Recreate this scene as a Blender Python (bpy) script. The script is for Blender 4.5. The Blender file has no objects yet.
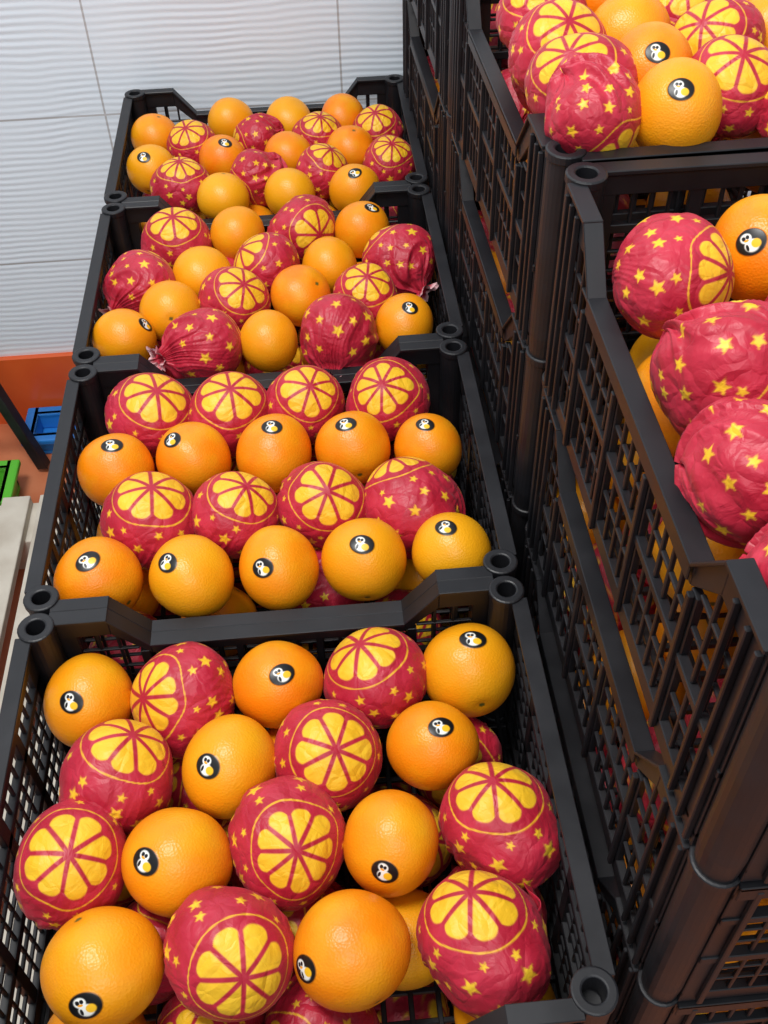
import bpy, bmesh, numpy as np, math, random
from mathutils import Matrix, Vector
rng=np.random.RandomState(7); random.seed(7)
sc=bpy.context.scene
try: sc.view_settings.view_transform='Standard'
except Exception: pass
COL=bpy.context.collection
# ------------------------------------------------------------------ camera
F_PX=1033.79
ROT=np.array([[.99605,.07680,-.04454],[-.08620,.71637,-.69237],[-.02126,.69348,.72016]])
u_,s_,v_=np.linalg.svd(ROT); ROT=u_@v_     # cam->world
CAM=np.array([.25847,-.54652,.66102])
M=Matrix([list(r) for r in ROT]).to_4x4(); M.translation=Vector(CAM)
cam=bpy.data.objects.new("camera",bpy.data.cameras.new("camera")); COL.objects.link(cam)
cam.matrix_world=M; cam.data.sensor_fit='VERTICAL'; cam.data.sensor_height=36; cam.data.lens=F_PX*36/1024; cam.data.clip_start=.02
sc.camera=cam
# ------------------------------------------------------------------ dims
CW,D,HC=.40,.33,.175
XR,ZR,YB=.4273,.3165,.1013
LR=.435; DX2=-.006; YAW2=.022; SXL=1.04; SY1=1.065
FLOOR=-.645; YW=1.035
# ------------------------------------------------------------------ node helpers
def newmat(n):
    m=bpy.data.materials.new(n); m.use_nodes=True; nt=m.node_tree; nt.nodes.clear()
    o=nt.nodes.new('ShaderNodeOutputMaterial'); b=nt.nodes.new('ShaderNodeBsdfPrincipled'); nt.links.new(b.outputs[0],o.inputs[0])
    return m,nt,b
def N(nt,t,**k):
    n=nt.nodes.new(t)
    for a,v in k.items():
        if a.startswith('i_'): n.inputs[a[2:].replace('_',' ')].default_value=v
        else: setattr(n,a,v)
    return n
def mixc(nt,fac,a,b):
    m=nt.nodes.new('ShaderNodeMix'); m.data_type='RGBA'
    for s,v in ((0,fac),(6,a),(7,b)):
        if hasattr(v,'is_output'): nt.links.new(v,m.inputs[s])
        else: m.inputs[s].default_value=v if s==0 else (*v,1)
    return m.outputs[2]
def ramp(nt,src,p0,p1,q0=0,q1=1):
    r=nt.nodes.new('ShaderNodeMapRange'); r.inputs[1].default_value=p0; r.inputs[2].default_value=p1; r.inputs[3].default_value=q0; r.inputs[4].default_value=q1; nt.links.new(src,r.inputs[0]); return r.outputs[0]
def mat_orange():
    m,nt,b=newmat("orange_peel")
    tc=N(nt,'ShaderNodeTexCoord'); at=N(nt,'ShaderNodeAttribute',attribute_name='mk'); oi=N(nt,'ShaderNodeObjectInfo')
    hue=mixc(nt,oi.outputs['Random'],(.86,.19,.002),(.84,.36,.006))
    ns=N(nt,'ShaderNodeTexNoise',i_Scale=24.,i_Detail=3.); nt.links.new(tc.outputs['Object'],ns.inputs['Vector'])
    c=mixc(nt,ramp(nt,ns.outputs[0],.42,.85),hue,(.82,.39,.010))
    mx=nt.nodes.new('ShaderNodeMix'); mx.data_type='RGBA'; nt.links.new(at.outputs['Alpha'],mx.inputs[0]); nt.links.new(c,mx.inputs[6]); nt.links.new(at.outputs['Color'],mx.inputs[7])
    nt.links.new(mx.outputs[2],b.inputs['Base Color'])
    vo=N(nt,'ShaderNodeTexVoronoi',i_Scale=560.); nt.links.new(tc.outputs['Object'],vo.inputs['Vector'])
    inv=N(nt,'ShaderNodeMath',operation='SUBTRACT'); inv.inputs[0].default_value=1; nt.links.new(at.outputs['Alpha'],inv.inputs[1])
    st=N(nt,'ShaderNodeMath',operation='MULTIPLY'); st.inputs[1].default_value=.28; nt.links.new(inv.outputs[0],st.inputs[0])
    bp=N(nt,'ShaderNodeBump',i_Distance=.0007); nt.links.new(st.outputs[0],bp.inputs['Strength']); nt.links.new(vo.outputs['Distance'],bp.inputs['Height']); nt.links.new(bp.outputs[0],b.inputs['Normal'])
    b.inputs['Roughness'].default_value=.36
    b.inputs['Specular IOR Level'].default_value=.40
    return m
def mat_wrap():
    m,nt,b=newmat("printed_tissue_paper")
    tc=N(nt,'ShaderNodeTexCoord'); at=N(nt,'ShaderNodeAttribute',attribute_name='mk'); oi=N(nt,'ShaderNodeObjectInfo')
    sep=N(nt,'ShaderNodeSeparateColor'); nt.links.new(at.outputs['Color'],sep.inputs[0])
    ns=N(nt,'ShaderNodeTexNoise',i_Scale=40.,i_Detail=4.); nt.links.new(tc.outputs['Object'],ns.inputs['Vector'])
    red=mixc(nt,ramp(nt,ns.outputs[0],.35,.7),(.40,.009,.028),(.53,.024,.054))
    yel=mixc(nt,ramp(nt,ns.outputs[0],.3,.7),(.82,.44,.012),(.86,.54,.03))
    c=mixc(nt,sep.outputs[0],red,yel); c=mixc(nt,sep.outputs[1],c,(.80,.50,.52))
    nt.links.new(c,b.inputs['Base Color'])
    off=N(nt,'ShaderNodeVectorMath',operation='ADD'); nt.links.new(tc.outputs['Object'],off.inputs[0]); 
    cm=N(nt,'ShaderNodeCombineXYZ'); nt.links.new(oi.outputs['Random'],cm.inputs[0]); nt.links.new(cm.outputs[0],off.inputs[1])
    n1=N(nt,'ShaderNodeTexNoise',i_Scale=38.,i_Detail=2.); nt.links.new(off.outputs[0],n1.inputs['Vector'])
    wv=N(nt,'ShaderNodeVectorMath',operation='SCALE'); wv.inputs[3].default_value=.03; nt.links.new(n1.outputs['Color'],wv.inputs[0])
    ad=N(nt,'ShaderNodeVectorMath',operation='ADD'); nt.links.new(off.outputs[0],ad.inputs[0]); nt.links.new(wv.outputs[0],ad.inputs[1])
    vo=N(nt,'ShaderNodeTexVoronoi',i_Scale=52.,feature='DISTANCE_TO_EDGE'); nt.links.new(ad.outputs[0],vo.inputs['Vector'])
    cr=ramp(nt,vo.outputs['Distance'],0,.3)
    b1=N(nt,'ShaderNodeBump',i_Strength=.55,i_Distance=.0016); nt.links.new(cr,b1.inputs['Height'])
    n2=N(nt,'ShaderNodeTexNoise',i_Scale=70.,i_Detail=4.,i_Distortion=1.8); nt.links.new(off.outputs[0],n2.inputs['Vector'])
    bp=N(nt,'ShaderNodeBump',i_Strength=.45,i_Distance=.0022); nt.links.new(n2.outputs[0],bp.inputs['Height']); nt.links.new(b1.outputs[0],bp.inputs['Normal']); nt.links.new(bp.outputs[0],b.inputs['Normal'])
    b.inputs['Roughness'].default_value=.46; b.inputs['Specular IOR Level'].default_value=.45
    b.inputs['Sheen Weight'].default_value=.06; b.inputs['Sheen Tint'].default_value=(1,.5,.55,1)
    return m
def mat_plastic():
    m,nt,b=newmat("black_plastic")
    tc=N(nt,'ShaderNodeTexCoord'); ns=N(nt,'ShaderNodeTexNoise',i_Scale=25.,i_Detail=6.); nt.links.new(tc.outputs['Object'],ns.inputs['Vector'])
    nt.links.new(mixc(nt,ramp(nt,ns.outputs[0],.4,.75),(.008,.008,.010),(.016,.016,.019)),b.inputs['Base Color'])
    nt.links.new(ramp(nt,ns.outputs[0],.3,.8,.38,.54),b.inputs['Roughness']); b.inputs['Specular IOR Level'].default_value=.40
    return m
def simple(n,c,r=.5,c2=None,sc_=12.,bump=0):
    m,nt,b=newmat(n); tc=N(nt,'ShaderNodeTexCoord'); ns=N(nt,'ShaderNodeTexNoise',i_Scale=sc_,i_Detail=6.); nt.links.new(tc.outputs['Object'],ns.inputs['Vector'])
    nt.links.new(mixc(nt,ramp(nt,ns.outputs[0],.3,.7),c,c2 or c),b.inputs['Base Color']); b.inputs['Roughness'].default_value=r
    if bump:
        bp=N(nt,'ShaderNodeBump',i_Strength=bump,i_Distance=.003); nt.links.new(ns.outputs[0],bp.inputs['Height']); nt.links.new(bp.outputs[0],b.inputs['Normal'])
    return m
MO,MW,MP=mat_orange(),mat_wrap(),mat_plastic()
# ------------------------------------------------------------------ fruit meshes
def sm(a,b,x): 
    t=np.clip((x-a)/(b-a),0,1); return t*t*(3-2*t)
def grid_sphere(nl,nt_,power=1.):
    t=np.linspace(0,1,nl+1)[1:-1]; th=math.pi*t**power
    ph=np.arange(nt_)*2*math.pi/nt_
    T,P=np.meshgrid(th,ph,indexing='ij')
    T=np.concatenate([[0],T.ravel(),[math.pi]]); P=np.concatenate([[0],P.ravel(),[0]])
    nr=len(th); idx=lambda i,j:1+i*nt_+(j%nt_)
    faces=[]
    for j in range(nt_): faces.append((0,idx(0,j),idx(0,j+1)))
    for i in range(nr-1):
        for j in range(nt_): faces.append((idx(i,j),idx(i+1,j),idx(i+1,j+1),idx(i,j+1)))
    last=1+nr*nt_
    for j in range(nt_): faces.append((idx(nr-1,j+1),idx(nr-1,j),last))
    return T,P,faces
def build(name,V,faces,mk,mat):
    me=bpy.data.meshes.new(name); me.from_pydata(V.tolist(),[],faces)
    a=me.color_attributes.new('mk','FLOAT_COLOR','POINT'); a.data.foreach_set('color',mk.astype(np.float32).ravel())
    me.polygons.foreach_set('use_smooth',[True]*len(me.polygons)); me.materials.append(mat); me.update(); return me
def lowfreq(n,seed,amp,k=5,fr=2.2):
    r=np.random.RandomState(seed); o=np.zeros(len(n))
    for i in range(k):
        d=r.normal(size=3); d/=np.linalg.norm(d); o+=np.sin(n@d*fr*(1+r.rand())+r.rand()*6)
    return amp*o/k
def orange_data(seed,nl=120,nt_=160,sticker=True):
    T,P,f=grid_sphere(nl,nt_,1.5 if sticker else 1.)
    n=np.stack([np.sin(T)*np.cos(P),np.sin(T)*np.sin(P),np.cos(T)],1)
    r=np.random.RandomState(seed)
    R=.04*(1+lowfreq(n,seed,.045))
    ax=np.array([math.cos(seed*1.7),math.sin(seed*1.7),-.15+.3*r.rand()]); ax/=np.linalg.norm(ax)
    a=np.arccos(np.clip(n@ax,-1,1))
    R*=1-.035*np.exp(-(a/.17)**2)-.02*np.exp(-(np.arccos(np.clip(-n@ax,-1,1))/.3)**2)
    mk=np.zeros((len(T),4)); 
    s=sm(.075,.05,a); mk[:,:3]=np.array([.10,.11,.02])*s[:,None]; mk[:,3]=s
    if sticker:
        x=T*np.cos(P)/.285; y=T*np.sin(P)/.24; q=np.hypot(x,y); e=.06
        st=sm(1+e,1-e,q); R+=.00035*st
        c=np.tile([.006,.006,.007],(len(T),1)).astype(float)
        def blob(cx,cy,rx,ry,col):
            w=sm(1.15,.85,np.hypot((x-cx)/rx,(y-cy)/ry))[:,None]
            c[:]=c*(1-w)+np.array(col)*w
        W_=(.86,.86,.80); K_=(.006,.006,.007)
        blob(.02,-.28,.46,.46,W_); blob(-.22,.34,.36,.36,W_); blob(-.36,.36,.13,.17,K_); blob(-.10,.40,.12,.16,K_)
        blob(.30,-.22,.30,.33,(.9,.50,.02)); blob(-.22,.16,.16,.09,(.9,.35,.02)); blob(-.28,-.35,.10,.25,K_)
        m=st[:,None]; mk[:,:3]=mk[:,:3]*(1-m)+c*m; mk[:,3]=np.maximum(mk[:,3],st)
    V=n*R[:,None]; V=V-ax*(V@ax)[:,None]*.05
    return V,f,mk
def wrap_data(seed,nl=170,nt_=240,tail=False,crump=1.,lobe=False,soft=False):
    T,P,f=grid_sphere(nl,nt_,1.)
    n=np.stack([np.sin(T)*np.cos(P),np.sin(T)*np.sin(P),np.cos(T)],1)
    r=np.random.RandomState(seed+50); deg=np.degrees(T); e=.9+.4*(nl<60)*3
    NP=8 if seed%3 else 9
    RW=44.; seg=2*math.pi/NP; a=(P+seed)%seg-seg/2; 
    warp=1+lowfreq(n,seed+3,.10,fr=4.)
    rho=T*warp/math.radians(RW)
    x=rho*np.cos(a); y=np.abs(rho*np.sin(a)); 
    side=(x*math.sin(seg/2)-y*math.cos(seg/2))-.055
    d=np.minimum(side,1-rho-.24*(np.abs(a)/(seg/2))**3); d=np.minimum(d,rho-.10)
    ee=e/RW
    yel=sm(-ee,ee,d)
    yel=np.maximum(yel,.85*sm(.6+e*.5,.6-e*.3,np.abs(deg*warp-52.5)-.1))
    def star(th0,ph0,sz,rot):
        c=np.array([math.sin(th0)*math.cos(ph0),math.sin(th0)*math.sin(ph0),math.cos(th0)])
        e1=np.array([math.cos(th0)*math.cos(ph0),math.cos(th0)*math.sin(ph0),-math.sin(th0)]); e2=np.cross(c,e1)
        m=(n@c)>.9
        px,py=n[m]@e1,n[m]@e2; rr=np.hypot(px,py); an=(np.arctan2(py,px)+rot)%(2*math.pi/5)-math.pi/5; an=np.abs(an)
        qx,qy=rr*np.cos(an),rr*np.sin(an); Rt=sz; Ri=sz*.45; A=np.array([Rt,0]); B=np.array([Ri*math.cos(math.pi/5),Ri*math.sin(math.pi/5)])
        t=B-A; nn=np.array([t[1],-t[0]]); nn/=np.linalg.norm(nn); 
        dd=-((qx-A[0])*nn[0]+(qy-A[1])*nn[1]); 
        if (-(0-A[0])*nn[0])<0: dd=-dd
        w=math.radians(e)*.6; yel[m]=np.maximum(yel[m],sm(-w,w,dd))
    for th0,cnt,s0,ofs in ((65,9,.095,0),(82,8,.14,.5),(99,8,.12,0),(116,8,.13,.5),(133,6,.12,0)):
        for k in range(cnt):
            star(math.radians(th0+r.uniform(-3,3)),(k+ofs)*2*math.pi/cnt+r.uniform(-.1,.1)+seed,s0*r.uniform(.75,1.1),r.rand()*6)
    R=.04*(1+lowfreq(n,seed+9,.06)); amp=.00085+.0012*sm(35,110,deg); amp*=crump
    cr=np.zeros(len(T))
    for i in range(20 if soft else 32):
        d_=r.normal(size=3); d_/=np.linalg.norm(d_); c0=r.uniform(-.85,.85); cr+=r.uniform(-1,1)*np.abs(n@d_-c0)
    cr=(cr-cr.mean())/cr.std(); R+=amp*cr
    ph=P+.5*np.sin(2*P+seed)+.3*np.sin(T*3+P*3)
    for k,w in (((5,1.),(9,.7),(16,.35)) if soft else ((7,.7),(11,.6),(17,.45),(29,.25))):
        R+=.0030*w*crump*sm(45,140,deg)*(1-np.abs(np.sin(ph*k/2+r.rand()*6)))*(.5+.5*np.sin(P*2+r.rand()*6))
    if lobe:
        dl=np.array([math.sin(1.95),0,math.cos(1.95)]); al=np.arccos(np.clip(n@dl,-1,1))
        R+=.009*np.exp(-(al/.85)**4)*(1+.10*np.sin(P*9+T*2))
    if tail: R+=.009*sm(158,180,deg)
    V=n*R[:,None]; mk=np.zeros((len(T),4)); mk[:,0]=yel; mk[:,3]=1
    if tail:
        b=len(V); nr,nc=7,90; VV=[];FF=[];C=[]
        for i in range(nr):
            t=i/(nr-1)
            for j in range(nc):
                p=j*2*math.pi/nc; rad=.004+.013*t**1.3+ .003*t*math.sin(9*p+seed)+.0015*t*math.sin(23*p)
                VV.append((rad*math.cos(p),rad*math.sin(p)*.75,-.043-.009*t+.003*t*math.sin(5*p+2))); C.append((0,sm(.55,.95,np.array(t)),0,1))
        for i in range(nr-1):
            for j in range(nc): FF.append((b+i*nc+j,b+(i+1)*nc+j,b+(i+1)*nc+(j+1)%nc,b+i*nc+(j+1)%nc))
        V=np.vstack([V,VV]); f=f+FF; mk=np.vstack([mk,np.array(C,float)])
    return V,f,mk
OS=[build("orange_skin",*orange_data(s),MO) for s in (1,2,3)]
ON=[build("orange_skin_plain",*orange_data(s,80,120,False),MO) for s in (4,5)]
WS=[build("wrapped_orange_skin",*wrap_data(s,crump=1.2),MW) for s in (1,2,3,4,5)]
WT=[build("wrapped_orange_twist_skin",*wrap_data(s,tail=True,crump=1.9),MW) for s in (6,7)]
WC=[build("wrapped_orange_crumpled_skin",*wrap_data(s,crump=2.1,soft=True),MW) for s in (8,9,11)]
WL=[build("wrapped_orange_flap_skin",*wrap_data(s,lobe=True,crump=1.4),MW) for s in (10,)]
LO=build("orange_small",*orange_data(4,24,36,False),MO); LWd=wrap_data(2,nl=56,nt_=80)
LW=build("wrapped_small",*LWd,MW)
def empty(n,loc=(0,0,0)):
    o=bpy.data.objects.new(n,None); o.empty_display_size=.05; o.location=loc; COL.objects.link(o); return o
def obj(n,me,parent=None):
    o=bpy.data.objects.new(n,me); COL.objects.link(o)
    if parent: o.parent=parent
    return o
VUP=ROT@np.array([0,1,0])
def orient(o,p,r,d,roll=0.):
    z=Vector(d).normalized(); up=Vector(VUP) 
    if abs(z.dot(up))>.97: up=Vector((1,0,0))
    x=up.cross(z).normalized(); y=z.cross(x)
    m=Matrix((x,y,z)).transposed().to_4x4()@Matrix.Rotation(roll,4,'Z')
    o.matrix_basis=Matrix.Translation(Vector(p))@m@Matrix.Scale(r/.04,4)
def rdir(up=.2):
    v=rng.normal(size=3); v/=np.linalg.norm(v); v[2]=abs(v[2])*.8+up; return v
# ------------------------------------------------------------------ fruit layout (one table per crate)
FR={}
FR[1]=(-.062,"O 87 693 46 70 694;W 182 682 50 143 683;O 276 675 45 279 665;W 376 673 49 362 640;O 470 658 47 475 628;W 125 775 54 132 737;O 229 764 50 207 764;W 334 751 51 339 745;O 434 747 46 442 729;W 60 868 56 57 855;O 171 862 55 140 862;W 283 848 55 293 851;O 390 842 51 384 870;L 500 818 55 502 783;O 102 962 60 88 995;W 232 960 61 244 976;O 352 950 59 307 967;L 475 935 60 472 898")
FR[2]=(-.035,"W 152 410 43 158 384;W 233 405 40 232 384;W 309 405 38 311 387;W 382 402 39 380 385;O 117 472 38 113 447;O 194 459 38 173 440;O 274 454 40 272 427;O 353 449 38 346 425;O 428 448 35 425 425;W 147 520 50 150 486;W 237 515 41 246 488;W 320 505 43 327 492;C 413 507 46 398 466;O 100 580 44 89 561;O 192 577 43 168 563;O 279 568 42 263 568;O 364 560 43 362 545;O 446 546 41 440 521")
FR[3]=(-.03,"W 178 240 32 174 218;O 238 234 28 0 0;W 300 226 32 318 228;O 362 230 28 372 209;S 140 287 34 120 310;O 204 277 30 0 0;W 267 268 32 243 250;O 329 267 29 0 0;S 394 265 34 418 290;O 165 313 31 0 0;W 232 302 33 242 284;O 302 295 31 0 0;W 366 293 31 369 276;O 129 337 31 150 322;S 203 344 38 170 355;O 269 341 31 0 0;S 335 337 41 330 372;O 404 325 31 410 308")
FR[4]=(-.028,"O 165 140 19 0 0;W 188 147 21 184 132;O 231 122 22 0 0;C 258 138 22 240 145;O 291 122 21 0 0;W 320 137 22 324 120;O 342 120 20 0 0;W 377 131 22 374 116;O 156 172 21 150 162;O 220 159 21 222 145;W 187 186 27 184 163;O 290 157 22 0 0;C 253 177 27 235 190;W 322 173 26 332 152;O 353 150 20 0 0;W 386 160 25 390 142;O 219 202 24 0 0;O 288 194 24 0 0;O 352 188 23 352 174")
FR[5]=(.325,"W 522 20 42 516 -12;O 587 8 32 0 0;W 665 20 40 668 -8;O 722 5 34 0 0;W 545 58 46 553 34;O 613 43 38 0 0;W 708 55 42 698 32;O 755 40 36 0 0;W 560 102 50 550 76;O 643 88 38 648 73;W 730 100 43 738 74;C 612 137 46 640 175;O 678 125 40 681 109;C 765 140 40 790 190")
FR[6]=(.292,"W 676 276 58 740 270;O 756 255 56 742 245;C 704 366 70 755 400;C 796 350 66 830 390;C 728 470 68 790 480;C 806 450 70 850 500;C 756 575 70 800 600;C 840 545 72 880 600")
YAWP=np.array([XR+DX2,YB])
def yaw2(p):
    c,s=math.cos(YAW2),math.sin(YAW2); q=np.array(p,float); d=q[:2]-YAWP; q[0]=YAWP[0]+c*d[0]-s*d[1]; q[1]=YAWP[1]+s*d[0]+c*d[1]; return q
BOX={k:((-.007,(k-2)*D+.006),(CW+.007,(k-1)*D+.006),-HC) for k in (1,2,3,4)}
BOX[1]=((-.007,-D*SY1+.006),(CW+.007,.006),-HC)
BOX[5]=((XR+DX2-.006,YB+.004),(XR+DX2+D-.008,YB+LR),ZR-HC); BOX[6]=((XR+.006,YB-LR),(XR+D,YB),ZR-HC); BOX[7]=((XR+DX2-.014,YB+LR+.01),(XR+DX2+D-.018,YB+2*LR),ZR-HC)
cnt=0
for k in range(1,8):
    (x0,y0),(x1,y1),zb=BOX[k]
    lo=np.array([x0+.009,y0+.010]); hi=np.array([x1-.009,y1-.010])
    zp,s=FR.get(k,(.31,""))
    P=[];R=[];T=[];W=[]
    for e in [q for q in s.split(';') if q]:
        t,a,b,r,sx,sy=e.split(); a,b,r,sx,sy=map(float,(a,b,r,sx,sy))
        d=ROT@np.array([(a-384)/F_PX,-(b-512)/F_PX,-1]); tt=(zp-CAM[2])/d[2]; q=CAM+d*tt
        P.append(q); R.append(min(max(r*tt/F_PX,.034),.043)); T.append(t)
        w=None
        if sx:
            u,v=(sx-a)/r,-(sy-b)/r; m=math.hypot(u,v)
            if m>.93: u*=.93/m; v*=.93/m
            fw=-d/np.linalg.norm(d); rt=ROT@np.array([1,0,0]); rt-=fw*(rt@fw); rt/=np.linalg.norm(rt); up=np.cross(fw,rt)
            w=rt*u+up*v+fw*math.sqrt(1-u*u-v*v)*(1 if t!='C' else .15)
            if t=='S': w=-w
        W.append(w)
    P=np.array(P).reshape(-1,3); P0=P.copy()
    # physical settling: push fruit apart until they only touch, keep them inside the crate walls
    for it in range(150):
        for i in range(len(P)):
            for j in range(i):
                v=P[i]-P[j]; dd=np.linalg.norm(v); ov=(R[i]+R[j])*.985-dd
                if ov>0: v=v/dd*ov*.25; P[i]+=v; P[j]-=v
        P+=(P0-P)*np.array([.05,.05,.01])
        for i in range(len(P)): P[i,:2]=np.clip(P[i,:2],lo+R[i],hi-R[i])
    P=[p for p in P]
    zs=([zp]*300 if k>=5 else [])+[zp-.055]*300+[zb+.045]*500
    for z in zs:
        r=.0375; c=np.array([rng.uniform(lo[0]+r,hi[0]-r),rng.uniform(lo[1]+r,hi[1]-r),max(z+rng.uniform(-.006,.006),zb+.042)])
        if all(np.linalg.norm(c-q)>(r+rr)*.955 for q,rr in zip(P,R)):
            P.append(c); R.append(r); T.append('o' if rng.rand()<.55 else 'C'); W.append(rdir())
    pile=empty("orange_pile")
    for p,r,t,w in zip(P,R,T,W):
        cnt+=1
        if t=='O' and w is not None: me=OS[cnt%3]
        elif t in 'Oo': me=ON[cnt%2]; w=rdir()
        elif t=='S': me=WT[cnt%2]
        elif t=='C': me=WC[cnt%3]
        elif t=='L': me=WL[0]
        else: me=WS[cnt%5]
        o=obj("wrapped_orange" if t in 'SCLW' else "orange",me,pile)
        roll=rng.uniform(-.6,.6) if me in OS else (-.9 if t=='L' else rng.uniform(0,6))
        orient(o,p,r*(1.03 if t in 'WSCL' else 1.),w if w is not None else rdir(),roll)
    if k==1:
        # loose tissue hanging between the last two wrapped fruit and the crate wall
        nu,nv=60,40; V=[];FF=[];mk=[]
        for i in range(nu):
            for j in range(nv):
                u=i/(nu-1); v=j/(nv-1)
                x=.372+.012*v+.004*math.sin(u*17+v*3)*(.3+v)+.003*math.sin(u*31-v*7)+.003*abs(math.sin(u*9+v*5))
                y=-.150-.115*u+.006*math.sin(v*6+u*4); z=-.048-.075*v-.010*u+.008*math.sin(u*7+1)*(1-v)
                V.append((x,y,z)); mk.append((0,0,0,1))
        for i in range(nu-1):
            for j in range(nv-1): a=i*nv+j; FF.append((a,a+nv,a+nv+1,a+1))
        f=obj("loose_paper_flap",build("loose_paper_flap",np.array(V),FF,np.array(mk,float),MW),pile); so=f.modifiers.new("s",'SOLIDIFY'); so.thickness=.0004
def joined_fill(seed):
    r=np.random.RandomState(seed); bm=bmesh.new()
    for L,z in enumerate((.045,.107)):
        for i in range(5):
            for j in range(4 if L==0 else 3):
                x=-.156+.078*i; y=-.117+.078*j+(.039 if L else 0)
                me=LO if (i+j+L)%2 else LW
                d=r.normal(size=3); q=Vector(d).to_track_quat('Z','Y').to_matrix().to_4x4()
                n0=len(bm.verts); f0=len(bm.faces); bm.from_mesh(me); bm.verts.ensure_lookup_table(); bm.faces.ensure_lookup_table()
                m=Matrix.Translation((x,y,z))@q@Matrix.Scale(.95,4)
                for v in bm.verts[n0:]: v.co=m@v.co
                for f in bm.faces[f0:]: f.material_index=0 if me is LO else 1
    me=bpy.data.meshes.new("orange_fill"); bm.to_mesh(me); bm.free(); me.materials.append(MO); me.materials.append(MW); return me
FILL=[joined_fill(1),joined_fill(2)]
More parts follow.
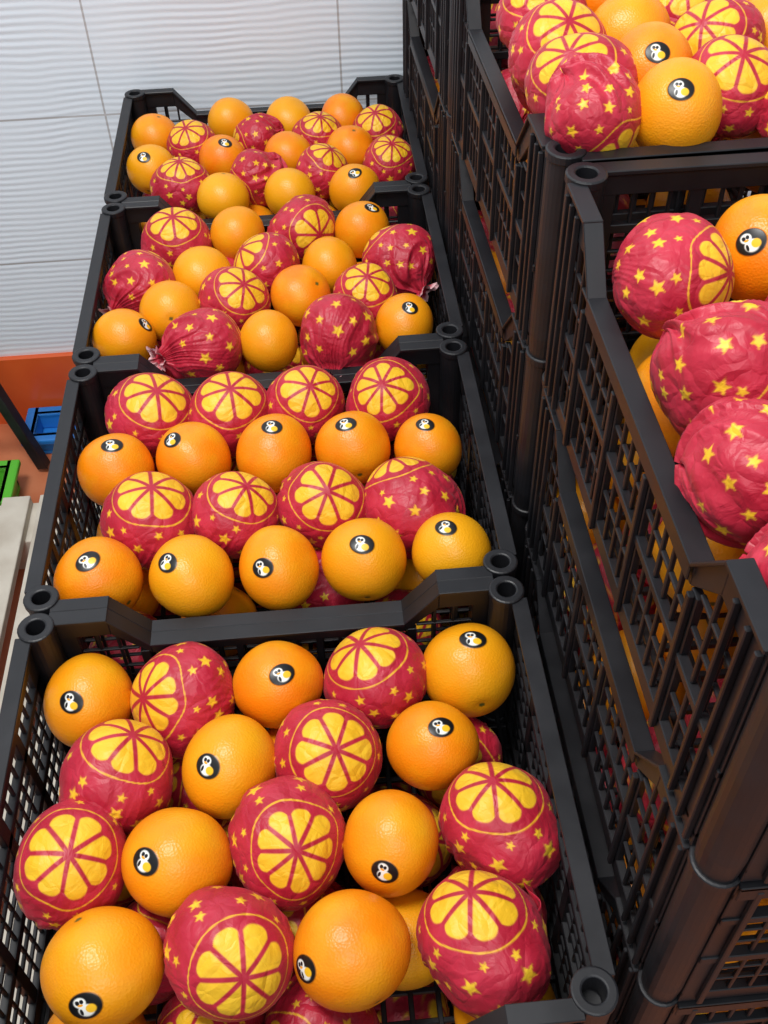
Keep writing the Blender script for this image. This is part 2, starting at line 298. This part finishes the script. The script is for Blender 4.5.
# ------------------------------------------------------------------ crate mesh
def crate_mesh():
    bm=bmesh.new(); LX,LY,H=.394,.324,.173
    def prism(poly,fr,t0,t1):
        o,u,n=fr; a=[bm.verts.new(o+u*p[0]+Vector((0,0,p[1]))+n*t0) for p in poly]; b=[bm.verts.new(o+u*p[0]+Vector((0,0,p[1]))+n*t1) for p in poly]
        k=len(poly)
        bm.faces.new(a); bm.faces.new(b[::-1])
        for i in range(k): bm.faces.new((a[i],b[i],b[(i+1)%k],a[(i+1)%k]))
    def bx(fr,u0,u1,z0,z1,t0,t1): prism([(u0,z0),(u1,z0),(u1,z1),(u0,z1)],fr,t0,t1)
    def lattice(fr,u0,u1,z0,z1,du,dz,w=.0026):
        nu=max(1,round((u1-u0)/du)); nz=max(1,round((z1-z0)/dz))
        for i in range(1,nu): 
            u=u0+(u1-u0)*i/nu; bx(fr,u-w/2,u+w/2,z0,z1,-.0035,-.0005)
        for i in range(1,nz):
            z=z0+(z1-z0)*i/nz; bx(fr,u0,u1,z-w/2,z+w/2,-.0038,-.0008)
    for sgn in (1,-1):
        fr=(Vector((0,sgn*LY/2,0)),Vector((sgn,0,0)),Vector((0,sgn,0)))
        e=LX/2-.0200
        pan=[(-.160,-.114),(-.106,-.036),(-.030,.030),(.036,.106),(.114,.160)]
        bx(fr,-e,e,0,.014,-.006,0); bx(fr,-e,e,.070,.076,-.005,.0012)
        edges=[-e]+[v for p in pan for v in p]+[e]
        for i in range(0,len(edges),2): bx(fr,edges[i],edges[i+1],.01,.122 if abs((edges[i]+edges[i+1])/2)<.115 else .150,-.005,0)
        for (a,b) in pan:
            top=.120 if abs(a+b)/2<.105 else .150
            lattice(fr,a,b,.014,.070,.0135,.028); lattice(fr,a,b,.076,top,.0135,.0225)
        dz=.136; band=.016; q0=.104; q1=.132
        prism([(-q0,dz-band),(q0,dz-band),(q0,dz),(-q0,dz)],fr,-.006,0)
        for s in (1,-1):
            q=[(s*q0,dz),(s*q0,dz-band),(s*q1,H-.024),(s*q1,H)]; prism(q if s>0 else q[::-1],fr,-.006,0)
            q=[(s*q1,H-.024),(s*e,H-.024),(s*e,H),(s*q1,H)]; prism(q,fr,-.006,0)
            for (u0,z0),(u1,z1) in (((q1-.001,H-.003),(e,H-.003)),((q0-.001,dz-.003),(q1,H-.003))):
                q=[(s*u0,z0),(s*u1,z1),(s*u1,z1+.0035),(s*u0,z0+.0035)]; prism(q,fr,-.010,.0030)
            for u in (.146,.160,.172): bx(fr,min(s*u,s*(u+.003)),max(s*u,s*(u+.003)),.004,H-.006,0,.0040)
        bx(fr,-q0,q0,dz-.003,dz+.0005,-.010,.0030); bx(fr,-q0,q0,dz-.012,dz,.0015,.0030)
        for u in (-.110,-.033,.033,.110): bx(fr,u-.002,u+.002,.004,.122,0,.0035)
        fr=(Vector((sgn*LX/2,0,0)),Vector((0,-sgn,0)),Vector((sgn,0,0))); e=LY/2-.0200
        pan=[(-.125,-.072),(-.062,-.006),(.006,.062),(.072,.125)]
        bx(fr,-e,e,0,.014,-.006,0); bx(fr,-e,e,.066,.074,-.005,.0012); bx(fr,-e,e,.122,.129,-.005,.0012); bx(fr,-e,e,H-.020,H,-.006,0)
        edges=[-e]+[v for p in pan for v in p]+[e]
        for i in range(0,len(edges),2): bx(fr,edges[i],edges[i+1],.01,.160,-.005,0)
        for (a,b) in pan:
            lattice(fr,a,b,.014,.066,.0125,.019); lattice(fr,a,b,.074,.122,.0125,.018); lattice(fr,a,b,.129,H-.020,.0125,.03)
        bx(fr,-e,e,H-.003,H+.0005,-.010,.0030); bx(fr,-e,e,H-.014,H,.0015,.0030)
        for u in (-.130,-.067,0,.067,.130): bx(fr,u-.002,u+.002,.004,H-.006,0,.0035)
    fb=(Vector((0,-LY/2,0)),Vector((1,0,0)),Vector((0,1,0)))
    n=18
    for i in range(n+1):
        u=-LX/2+.012+(LX-.024)*i/n; bx(fb,u-.002,u+.002,.001,.006,.003,LY-.003)
    for i in range(15):
        t=.012+(LY-.024)*i/14; bx(fb,-LX/2+.003,LX/2-.003,.001,.0055,t-.002,t+.002)
    S=24
    for sx in (1,-1):
        for sy in (1,-1):
            cx,cy=sx*(LX/2-.0120),sy*(LY/2-.0120)
            prof=[(.0,0),(.0120,0),(.0130,.020),(.0130,H-.004),(.0142,H-.004),(.0142,H+.0015),(.0134,H+.0025),(.0082,H+.0025),(.0074,H+.0015),(.0070,H-.018),(0,H-.018)]
            rings=[]
            for (r,z) in prof:
                if r==0: rings.append([bm.verts.new((cx,cy,z))])
                else: rings.append([bm.verts.new((cx+r*math.cos(k*2*math.pi/S),cy+r*math.sin(k*2*math.pi/S),z)) for k in range(S)])
            for A,B in zip(rings,rings[1:]):
                for k in range(S):
                    if len(A)==1: bm.faces.new((A[0],B[(k+1)%S],B[k]))
                    elif len(B)==1: bm.faces.new((A[k],A[(k+1)%S],B[0]))
                    else: bm.faces.new((A[k],A[(k+1)%S],B[(k+1)%S],B[k]))
    bmesh.ops.recalc_face_normals(bm,faces=bm.faces[:])
    me=bpy.data.meshes.new("plastic_crate"); bm.to_mesh(me); bm.free(); me.materials.append(MP)
    o=bpy.data.objects.new("t",me); COL.objects.link(o); b=o.modifiers.new("b",'BEVEL'); b.width=.0007; b.segments=1; b.limit_method='ANGLE'; b.angle_limit=.9
    dg=bpy.context.evaluated_depsgraph_get(); dg.update(); m2=bpy.data.meshes.new_from_object(o.evaluated_get(dg)); bpy.data.objects.remove(o); m2.name="plastic_crate"
    return m2
CM=crate_mesh()
def crate(cx,cy,zb,rot=0,fill=None,sx=1.,sy=1.):
    o=obj("plastic_crate",CM); o.location=(cx,cy,zb); o.rotation_euler=(0,0,rot); o.scale=(sx,sy,1)
    if fill is not None:
        f=obj("orange_pile",FILL[fill%2],o); f.rotation_euler=(0,0,math.pi*(fill//2%2))
for i in range(4):
    for l in range(3):
        if i==0: crate(CW/2,-.5*D*SY1+.006,-HC*(l+1),0,None if l==0 else i+l,SXL,SY1)
        else: crate(CW/2,(-.5+i)*D+.006,-HC*(l+1),0,None if l==0 else i+l,SXL)
for i in range(3):
    for l in range(5):
        if i==0: crate(XR+D/2,YB-LR/2,ZR-HC*(l+1),math.pi/2,None if l==0 else i+l,LR/.4)
        else:
            c=yaw2((XR+D/2+DX2,YB-LR/2+LR*i+.003,0)); crate(c[0],c[1],ZR-HC*(l+1),math.pi/2+YAW2,None if l==0 else i+l,LR/.4)
# ------------------------------------------------------------------ room
def boxobj(n,a,b,mat,parent=None,bev=0):
    bm=bmesh.new(); bmesh.ops.create_cube(bm,size=1)
    c=[(a[i]+b[i])/2 for i in range(3)]
    for v in bm.verts: v.co=Vector([v.co[i]*(b[i]-a[i]) for i in range(3)])
    me=bpy.data.meshes.new(n); bm.to_mesh(me); bm.free(); me.materials.append(mat); o=obj(n,me,parent); o.location=c
    if bev: m=o.modifiers.new("b",'BEVEL'); m.width=bev; m.segments=2
    return o
def mat_tile():
    m,nt,b=newmat("ridged_wall_tile"); g=N(nt,'ShaderNodeNewGeometry'); sp=N(nt,'ShaderNodeSeparateXYZ'); nt.links.new(g.outputs['Position'],sp.inputs[0])
    def mth(op,a,bv=None):
        q=N(nt,'ShaderNodeMath',operation=op)
        for i,v in enumerate((a,bv)):
            if v is None: continue
            if hasattr(v,'is_output'): nt.links.new(v,q.inputs[i])
            else: q.inputs[i].default_value=v
        return q.outputs[0]
    def joint(src,off,per,w):
        f=mth('FRACT',mth('DIVIDE',mth('SUBTRACT',src,off),per)); d=mth('ABSOLUTE',mth('SUBTRACT',f,.5)); return mth('GREATER_THAN',d,.5-w/per/2)
    j=mth('MAXIMUM',joint(sp.outputs[0],-.052,.367,.003),joint(sp.outputs[2],-.054,.25,.003))
    ns=N(nt,'ShaderNodeTexNoise',i_Scale=5.,i_Detail=2.); nt.links.new(g.outputs['Position'],ns.inputs['Vector'])
    zz=mth('ADD',sp.outputs[2],mth('MULTIPLY',ns.outputs[0],.02))
    w=mth('SINE',mth('MULTIPLY',zz,2*math.pi/.0105))
    n3=N(nt,'ShaderNodeTexNoise',i_Scale=14.,i_Detail=2.); nt.links.new(g.outputs['Position'],n3.inputs['Vector'])
    h=mth('SUBTRACT',mth('MULTIPLY',mth('MULTIPLY',w,n3.outputs[0]),.5),mth('MULTIPLY',j,1.5))
    bp=N(nt,'ShaderNodeBump',i_Strength=.30,i_Distance=.003); nt.links.new(h,bp.inputs['Height']); nt.links.new(bp.outputs[0],b.inputs['Normal'])
    nt.links.new(mixc(nt,j,(.74,.81,.88),(.46,.46,.47)),b.inputs['Base Color']); b.inputs['Roughness'].default_value=.3
    return m
boxobj("wall_back",(-1.6,YW,FLOOR),(2.4,YW+.1,2.2),mat_tile())
boxobj("baseboard_back",(-1.6,YW-.012,FLOOR),(2.4,YW,-.495),simple("orange_red_paint",(.66,.085,.016),.3,(.72,.12,.025)))
boxobj("floor",(-1.6,-2.2,FLOOR-.05),(2.4,YW+.1,FLOOR),simple("terracotta_floor",(.50,.13,.05),.5,(.58,.20,.09)))
wood=simple("pallet_wood",(.48,.42,.34),.7,(.64,.59,.50),20.,.3)
def pallet(x0,x1,y0,y1,ztop,n=6):
    e=empty("wooden_pallet",((x0+x1)/2,(y0+y1)/2,FLOOR))
    def b(n,A,B): o=boxobj(n,A,B,wood,None,.002); o.parent=e; o.location=Vector(o.location)-e.location
    w=(x1-x0)/n
    for i in range(n): b("slat_%d"%i,(x0+i*w+.008,y0,ztop-.018),(x0+(i+1)*w-.008,y1,ztop))
    for i in range(3):
        y=y0+(y1-y0-.09)*i/2; b("block_row_%d"%i,(x0+.01,y,FLOOR),(x1-.01,y+.09,ztop-.018))
pallet(-.02,.40,-.36,.99,-HC*3-.001)
pallet(.415,.80,-.36,1.0,ZR-HC*5-.001)
pallet(-.62,-.06,-.30,.73,-.56,9)
def tray(n,x0,x1,y0,y1,h,c):
    m=simple(n+"_plastic",c,.35); e=empty(n,((x0+x1)/2,(y0+y1)/2,FLOOR)); t=.012
    def b(k,A,B): o=boxobj(k,A,B,m,None,.003); o.parent=e; o.location=Vector(o.location)-e.location
    z=FLOOR
    b("base",(x0,y0,z),(x1,y1,z+.01))
    for k,A,B in (("side_left",(x0,y0),(x0+t,y1)),("side_right",(x1-t,y0),(x1,y1)),("side_front",(x0,y0),(x1,y0+t)),("side_back",(x0,y1-t),(x1,y1))):
        b(k,(*A,z+.01),(*B,z+h))
    b("rim_left",(x0-.012,y0-.012,z+h-.012),(x0+t,y1+.012,z+h)); b("rim_right",(x1-t,y0-.012,z+h-.012),(x1+.012,y1+.012,z+h))
    b("rim_front",(x0,y0-.012,z+h-.012),(x1,y0+t,z+h)); b("rim_back",(x0,y1-t,z+h-.012),(x1,y1+.012,z+h))
tray("blue_plastic_tray",-.30,-.08,.925,1.0,.045,(.02,.20,.60))
tray("green_plastic_tray",-.56,-.31,.755,.84,.06,(.10,.48,.03))
def bar(n,a,b,w,mat,par):
    a,b=Vector(a),Vector(b); L=(b-a).length; o=boxobj(n,(-w/2,-w/2,-L/2),(w/2,w/2,L/2),mat,None,.002); o.rotation_euler=(b-a).to_track_quat('Z','Y').to_euler(); o.location=(a+b)/2-par.location; o.parent=par
st=empty("folding_stand",(-.5,.88,FLOOR))
bar("leg_1",(-.272,.883,FLOOR+.01),(-.44,.92,.10),.020,MP,st)
bar("leg_2",(-.74,.883,FLOOR+.01),(-.58,.92,.10),.020,MP,st)
bar("top_bar",(-.60,.92,.11),(-.42,.92,.11),.03,MP,st); bar("cross_bar",(-.70,.89,-.47),(-.32,.89,-.47),.018,MP,st)
# ------------------------------------------------------------------ light
def area(n,loc,tgt,size,en,col=(1,1,1)):
    l=bpy.data.lights.new(n,'AREA'); l.shape='RECTANGLE'; l.size=size[0]; l.size_y=size[1]; l.energy=en; l.color=col
    o=bpy.data.objects.new(n,l); COL.objects.link(o); o.location=loc; o.rotation_euler=(Vector(tgt)-Vector(loc)).to_track_quat('-Z','Y').to_euler()
area("ceiling_lamp",(-.25,-.1,2.0),(.15,.4,0),(.8,.4),39,(1,.985,.96))
area("ceiling_lamp",(.3,-1.7,1.9),(.3,.2,0),(1.2,.6),18,(.96,.98,1))
w=bpy.data.worlds.new("world"); sc.world=w; w.use_nodes=True; w.node_tree.nodes['Background'].inputs[0].default_value=(.85,.92,1,1); w.node_tree.nodes['Background'].inputs[1].default_value=.50
